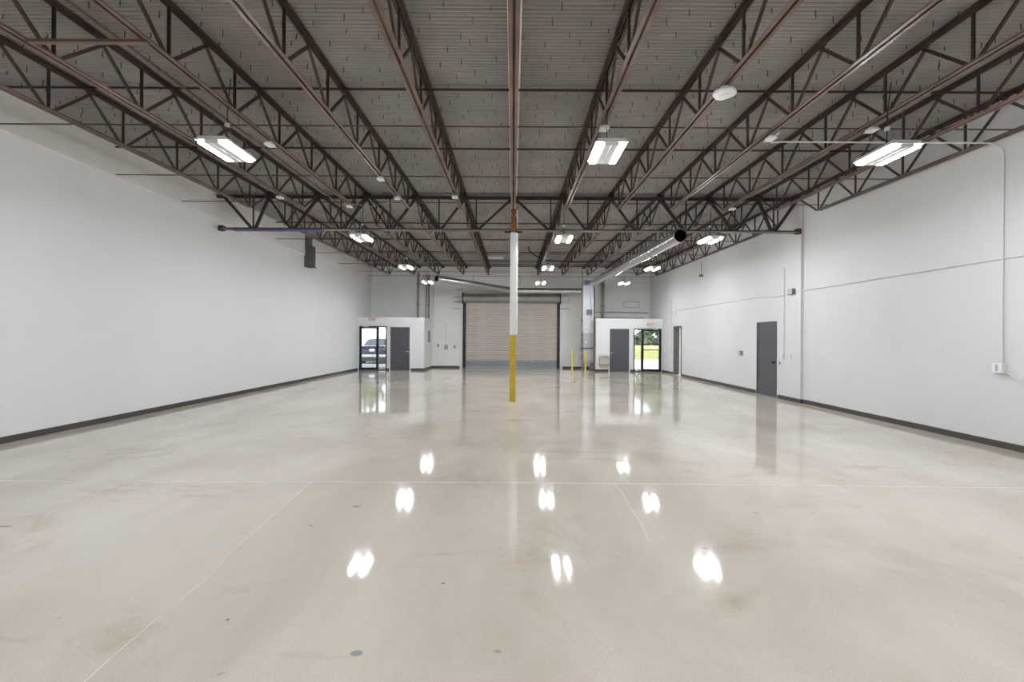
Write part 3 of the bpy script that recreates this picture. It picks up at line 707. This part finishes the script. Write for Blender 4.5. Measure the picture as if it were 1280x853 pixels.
# right wall conduits
zc = 2.865
tag(obj('wall_conduit', MB().tube([(XR-.02, Y0+.05, zc-.02), (XR-.02, 10.6, zc), (XR-.03, 11.3, zc+.01), (XR-.035, 11.55, zc+.01), (XRF-.03, 11.75, zc+.02)], .011, 8), 'conduit'), 'long pale conduit along the block wall up to the step', 'conduit')
tag(obj('wall_conduit', MB().tube([(XRF-.03, 12.0, zc-.01), (XRF-.02, 12.6, zc-.07), (XRF-.02, 13.2, zc-.02), (XRF-.02, 13.6, zc+.01), (XRF-.02, 22.2, zc+.02)], .011, 8), 'conduit'), 'long pale conduit along the block wall past the step', 'conduit')
wall_box(XRF, 11.92, zc+.01, 'x', .22, .15, 'square grey conduit box beside the wall step', 'galvd', .09, 'junction box')
tag(obj('drop_conduit', MB().tube([(XRF-.02, 12.28, 3.55), (XRF-.02, 12.28, 1.22)], .011, 8), 'conduit'), 'vertical conduit dropping between side door and wall step', 'conduit')
wall_box(XRF, 12.33, 1.17, 'x', .13, .14, 'pale outlet box under the vertical conduit by side door', 'conduit', .06)
wall_box(XRF, 12.0, 1.17, 'x', .08, .14, 'outlet plate between the vertical conduit and the wall step', 'conduit', .02)
wall_box(XRF, 12.48, .97, 'x', .05, .07, 'tiny dark wall stop between side door and vertical conduit', 'galvd', .02, 'wall stop')
wall_box(XRF, 14.58, 1.18, 'x', .16, .14, 'grey outlet box on the block wall past the side door', 'galvd', .06)
tag(obj('drop_conduit', MB().tube([(XRF-.02, 20.98, 3.28), (XRF-.02, 20.98, 1.12)], .011, 8), 'conduit'), 'vertical conduit dropping beside the open doorway', 'conduit')
wall_box(XRF, 20.98, 1.06, 'x', .09, .14, 'small outlet under the vertical conduit beside open doorway', 'conduit', .04)
wall_box(XRF, 20.98, 3.33, 'x', .09, .12, 'small box atop the vertical conduit beside open doorway', 'conduit', .05)
wall_box(XRF, 21.95, 1.06, 'x', .09, .14, 'small switch plate between open doorway and glass door', 'conduit', .03)
wall_box(XRF, 20.45, 2.75, 'x', .12, .12, 'small box above the open doorway', 'conduit', .05)
# near drop conduit from the third joist across to the wall and down
y = 6.86; z = bot(y)-.04
tag(obj('bent_conduit', MB().tube([(JX[3]+.05, y-.35, z-.02), (JX[3]+.06, y-.1, z-.02), (JX[3]+.14, y, z-.01), (JX[3]+.3, y, z), (XR-.24, y, z), (XR-.12, y, z-.03), (XR-.045, y, z-.10), (XR-.02, y, z-.22), (XR-.02, y, 1.28)], .0125, 8), 'conduit'), 'bent conduit from a joist across to the block wall and down to an outlet', 'conduit')
wb = thing('outlet_box', 'white outlet box at the foot of the bent conduit on block wall', 'outlet', (XR, y+.02, 1.21))
obj('box', MB().box(-.075, 0, -.075, .075, -.08, .07), 'conduit', wb, bevel=.008); obj('cover', MB().box(-.085, -.075, -.07, .07, -.075, .065), 'whitem', wb, bevel=.004); obj('socket', MB().box(-.089, -.085, -.02, .02, -.05, .05), 'unit', wb)
tag(obj('low_conduit', MB().tube([(XR-.03, y-.07, 1.15), (XR-.02, y-.14, 1.09), (XR-.02, y-.24, 1.02), (XR-.02, y-.42, .995), (XR-.02, Y0+.05, .985)], .0135, 8), 'conduit'), 'low conduit leaving the white outlet box along the block wall', 'conduit')
for yy, zz, hh in ((9.05, 1.30, .10), (7.85, 1.42, .16)):
    tag(obj('wall_patch', MB().box(XR-.004, XR, yy-.02, yy+.02, zz, zz+hh), 'cmu'), f"{'shorter' if hh < .12 else 'taller'} painted-over patch on the block wall", 'wall patch')
# hanging horn on the far side
hn = thing('strobe', 'small dark device on a drop wire high on block wall past side door', 'device', (XRF-.06, 17.6, 4.02)); obj('body', MB().box(-.06, .06, -.06, .06, 0, .10), 'galvd', hn, bevel=.01); obj('drop_wire', MB().tube([(0, 0, .1), (0, 0, .62)], .008, 6), 'galvd', hn); obj('lens', MB().lathe([(.03, 0), (.02, -.03), (0, -.035)], (0, 0, 0), 12), 'white', hn)
# metal drop shaft at the left wall
ds = thing('duct_drop', 'grey ribbed metal duct dropping from the deck at doorless wall', 'duct', (XL, 16.55, 0))
obj('casing', MB().box(.0, .27, 0, .32, 4.19, 4.95), 'galvd', ds); obj('upper_casing', MB().box(.036, .15, -.03, .32, 4.75, 5.30), 'galvd', ds)
for k in range(5): obj('rib', MB().box(.02+k*.055, .035+k*.055, -.012, 0, 4.21, 4.90), 'galvd', ds)
for k in range(5): obj('rib', MB().box(.27, .282, .03+k*.06, .045+k*.06, 4.21, 4.90), 'galvd', ds)
obj('bottom_flange', MB().box(-.0, .30, -.03, .35, 4.17, 4.19), 'dark', ds)
# black hose draped under the joists past the girder
hp = [(.60, 18.4, 5.33), (.66, 18.4, 5.15), (.85, 18.4, 4.98), (1.10, 18.45, 4.86), (1.35, 18.5, 4.80), (1.9, 18.5, 4.75), (2.5, 18.5, 4.72), (3.2, 18.5, 4.74), (3.75, 18.5, 4.80)]
tag(obj('black_hose', MB().tube(hp, .024, 8), 'black'), 'thick black cable sagging under joists near the roll-up door', 'cable')
tag(obj('flex_cable', MB().tube([(JX[-2]+.01, 9.6, 4.585), (JX[-2]-.05, 9.6, 4.48), (JX[-2]-.3, 9.7, 4.46), (JX[-2]-.55, 9.75, 4.42), (JX[-2]-1.0, 9.85, 4.5), (JX[-3]+.03, 9.9, bot(9.9)+.004)], .006, 6), 'emt'), 'pale flexible cable swagged between two joists near the girder', 'cable')
tag(obj('loose_cable', MB().tube([(JX[-1], 10.75, bot(10.8)), (JX[-1]+.03, 10.82, 4.60), (JX[-1]+.04, 10.85, 4.50), (JX[-1]+.03, 10.86, 4.36)], .006, 6), 'emt'), 'short loose wire hanging from the first joist end by the column', 'cable')
tag(obj('joist_conduit', MB().tube([(-3*D-.36, .2, bot(0)+.08), (-3*D-.36, 11.0, bot(11)+.08)], .017, 8), 'chord'), 'thin conduit running along between third and fourth joists toward doorless wall', 'conduit')

# ------------------------------------------------------------------ outdoors
M['asphalt'] = mat('pale_pavement', (.42, .41, .39), .85, vary=.08, scale=1.5)
M['grass'] = mat('lawn', (.20, .215, .075), .9, vary=.3, scale=.35, col2=(.31, .30, .15))
M['leaf'] = mat('leaf_green', (.075, .105, .045), .6, vary=.3, scale=.8, col2=(.15, .18, .085))
M['leafd'] = mat('leaf_dark', (.035, .055, .03), .6, vary=.3, scale=.8)
M['bark'] = mat('bark', (.10, .075, .055), .9, vary=.2)
M['carp'] = mat('slate_blue_car_paint', (.022, .028, .042), .25, .3, vary=.02)
M['carg'] = mat('car_window', (.06, .07, .09), .08, .2, vary=.02)
M['tail'] = mat('tail_lamp', (.06, .018, .018), .2, vary=.02)
M['bumper'] = mat('silver_bumper', (.32, .33, .34), .3, .5, vary=.02)
M['bldg'] = mat('white_block_building', (.80, .80, .79), .7, vary=.02)
struct('ground_outside', MB().box(-60, 60, YB-2.05, 34, -.30, -.06).box(-60, XL-.25, 10, YB-2.05, -.30, -.06).box(10.05, 60, 10, YB-2.05, -.30, -.06), 'asphalt', 'pale pavement outside the glass doors')
kb = struct('kerb_outside', MB().box(-60, 60, 33.8, 34.1, -.2, .06), 'asphalt', 'pale kerb between pavement and grass')
mb = MB(); mb.v = [(-120, 34.1, .02), (120, 34.1, .02), (120, 48, .10), (-120, 48, .10), (120, 120, .9), (-120, 120, .9)]; mb.f = [(0, 1, 2, 3), (3, 2, 4, 5)]
gr0 = obj('grass', mb, 'grass'); gr0['kind'] = 'stuff'; gr0['label'] = 'sunlit lawn outside the glass door'
mb = MB(); rnd = random.Random(3)
for k in range(6000):
    y = rnd.uniform(34.2, 62); x = y*rnd.uniform(.22, .36); z = .02+(y-34)*.006; hgt_ = rnd.uniform(.06, .16); w = rnd.uniform(.02, .05); dx = rnd.uniform(-.05, .05); i = len(mb.v)
    mb.v += [(x-w, y, z), (x+w, y, z), (x+dx, y+rnd.uniform(-.03, .03), z+hgt_)]; mb.f.append((i, i+1, i+2))
me = bpy.data.meshes.new('grass_blades'); me.from_pydata(mb.v, [], mb.f); me.update(); me.materials.append(M['grass'])
gb = obj('grass_blades', me, None, gr0); gb['kind'] = 'stuff'
def tree(x, y, h, r, seed, m, label, group='trees outside the glass doors', name='tree'):
    rn = random.Random(seed); t = thing(name, label, 'tree', (x, y, .02+max(0, y-48)*.011), group)
    tr = MB().tube([(0, 0, -.3), (.05, 0, h*.25), (.1, .1, h*.5), (.0, .1, h*.75)], [.2, .16, .12, .05], 8)
    for k in range(5):
        a = rn.uniform(0, 6.28); z0 = h*rn.uniform(.3, .55); tr.tube([(.05, .05, z0), (math.cos(a)*r*.5, math.sin(a)*r*.5, z0+h*.18)], [.08, .03], 6)
    obj('trunk', tr, 'bark', t)
    mb = MB()
    for k in range(2600):
        while True:
            p = Vector((rn.uniform(-1, 1), rn.uniform(-1, 1), rn.uniform(-1, 1)))
            if .1 < p.length < 1: break
        lump = 1 + .25*math.sin(p.x*6+seed)*math.cos(p.z*5+seed)
        c = Vector((p.x*r*lump, p.y*r*lump, h*.58 + p.z*h*.42)); s_ = rn.uniform(.05, .115)*r
        a = Vector((rn.gauss(0, 1), rn.gauss(0, 1), rn.gauss(0, 1))).normalized(); b_ = a.cross(Vector((rn.gauss(0, 1), rn.gauss(0, 1), rn.gauss(0, 1)))).normalized(); i = len(mb.v)
        mb.v += [tuple(c-a*s_), tuple(c+b_*s_*.6), tuple(c+a*s_), tuple(c-b_*s_*.6)]; mb.f.append((i, i+1, i+2, i+3))
    me = bpy.data.meshes.new('crown'); me.from_pydata(mb.v, [], mb.f); me.update(); me.materials.append(M[m]); obj('crown', me, None, t)
tree(28.0, 88, 11.5, 5.2, 1, 'leaf', 'full green tree standing behind the lawn outside glass door')
tree(40.0, 94, 12.5, 5.2, 2, 'leaf', 'taller green tree at the lawn edge, seen beside the door stile')
tree(23.5, 104, 14, 5.6, 4, 'leaf', 'green tree behind the sidelight of the grass-side door')
tree(37.0, 112, 17, 6.0, 5, 'leafd', 'dark tree deep behind the lawn outside glass door')
tree(-17.5, 54, 7.0, 2.6, 6, 'leaf', 'green tree rising over the white building outside the car-side door')
def shrub(x, y, r, seed, label):
    rn = random.Random(seed); t = thing('shrub', label, 'shrub', (x, y, .10+(y-48)*.011), 'dark shrubs at the lawn edge'); mb = MB()
    for k in range(900):
        p = Vector((rn.gauss(0, 1), rn.gauss(0, 1), abs(rn.gauss(0, 1)))).normalized()*rn.uniform(.5, 1)
        c = Vector((p.x*r, p.y*r, p.z*r*1.1)); a = Vector((rn.gauss(0, 1), rn.gauss(0, 1), rn.gauss(0, 1))).normalized(); b_ = a.orthogonal().normalized(); s_ = rn.uniform(.10, .2)*r; i = len(mb.v)
        mb.v += [tuple(c-a*s_), tuple(c+b_*s_), tuple(c+a*s_), tuple(c-b_*s_)]; mb.f.append((i, i+1, i+2, i+3))
    me = bpy.data.meshes.new('foliage'); me.from_pydata(mb.v, [], mb.f); me.update(); me.materials.append(M['leafd']); obj('foliage', me, None, t); obj('stem', MB().tube([(0, 0, -.1), (0, 0, r*.6)], .06, 6), 'bark', t)
shrub(24.6, 85.5, 2.3, 24, 'tallest dark shrub, set back between its neighbours outside')
shrub(22.6, 81, 1.8, 21, 'dark rounded shrub seen through the sidelight glass')
shrub(26.2, 79.5, 1.7, 22, 'dark shrub below the full green tree')
shrub(29.6, 81, 1.6, 23, 'dark shrub beside the door stile outside')
bd = thing('building', 'low white building across the pavement behind the parked car', 'building', (-22, 46, 0))
obj('wall', MB().box(-14, 10, 0, 4, -.06, 2.55), 'bldg', bd); obj('parapet', MB().box(-14.1, 10.1, -.1, 4.1, 2.55, 2.75), 'unit', bd)
for k in range(4): w_ = obj('window', MB().box(-9+k*4.6, -7.6+k*4.6, -.05, .02, 1.0, 1.9), 'unit', bd)
# parked car, rear toward the door
cr = thing('car', 'slate blue car parked tail-first outside the glass door', 'car', (-8.78, 28.4, -.06))
def loft(st, n=20, e=.32):
    mb = MB(); mb.sm = True
    for (y, hw, z0, z1) in st:
        for j in range(n):
            t = 2*math.pi*(j+.5)/n; c_, s_ = math.cos(t), math.sin(t)
            mb.v.append((hw*math.copysign(abs(c_)**e, c_), y, (z0+z1)/2 + (z1-z0)/2*math.copysign(abs(s_)**e, s_)))
    for k in range(len(st)-1):
        for j in range(n): a = k*n+j; b_ = k*n+(j+1) % n; mb.f.append((a, b_, b_+n, a+n))
    mb.f.append(tuple(range(n))); mb.f.append(tuple(range((len(st)-1)*n, len(st)*n))); return mb
obj('body', loft([(0, .80, .50, 1.02), (.06, .89, .40, 1.10), (.25, .93, .32, 1.14), (1.2, .95, .26, 1.12), (3.0, .95, .26, 1.06), (4.0, .93, .28, .98), (4.5, .86, .34, .86), (4.65, .70, .42, .76)]), 'carp', cr)
obj('cabin', loft([(.35, .70, 1.0, 1.12), (.75, .66, 1.0, 1.44), (1.1, .63, 1.0, 1.58), (2.2, .64, 1.0, 1.60), (2.8, .66, 1.0, 1.40), (3.4, .72, 1.0, 1.05)], 20, .45), 'carp', cr)
mb = MB(); mb.v = [(-.62, .40, 1.16), (.62, .40, 1.16), (.52, .86, 1.50), (-.52, .86, 1.50), (-.62, .36, 1.15), (.62, .36, 1.15), (.52, .82, 1.51), (-.52, .82, 1.51)]; mb.f = [(0, 1, 2, 3), (4, 5, 6, 7), (0, 1, 5, 4), (1, 2, 6, 5), (2, 3, 7, 6), (3, 0, 4, 7)]
obj('rear_window', mb, 'carg', cr)
obj('trunk_edge', MB().box(-.80, .80, -.02, .20, 1.10, 1.155), 'bumper', cr, bevel=.02)
obj('rear_bumper', MB().box(-.90, .90, -.10, .25, .42, .60), 'bumper', cr, bevel=.04)
for s in (-1, 1): obj('tail_lamp', MB().box(min(s*.62, s*.88), max(s*.62, s*.88), -.03, .1, .84, 1.0), 'tail', cr, bevel=.02)
obj('licence_plate', MB().box(-.16, .16, -.03, 0, .80, .95), 'unit', cr); obj('bumper_trim', MB().box(-.86, .86, -.06, .3, .17, .42), 'black', cr)
for sx in (-.80, .80):
    for wy in (.85, 3.7):
        w_ = obj('wheel', MB().lathe([(.20, -.11), (.31, -.11), (.335, -.07), (.335, .07), (.31, .11), (.20, .11)], (sx, wy, .335), 22, 'x'), 'black', cr)
        obj('hub', MB().lathe([(.0, -.10), (.20, -.09), (.20, .09), (0, .10)], (sx, wy, .335), 16, 'x'), 'chrome', w_)
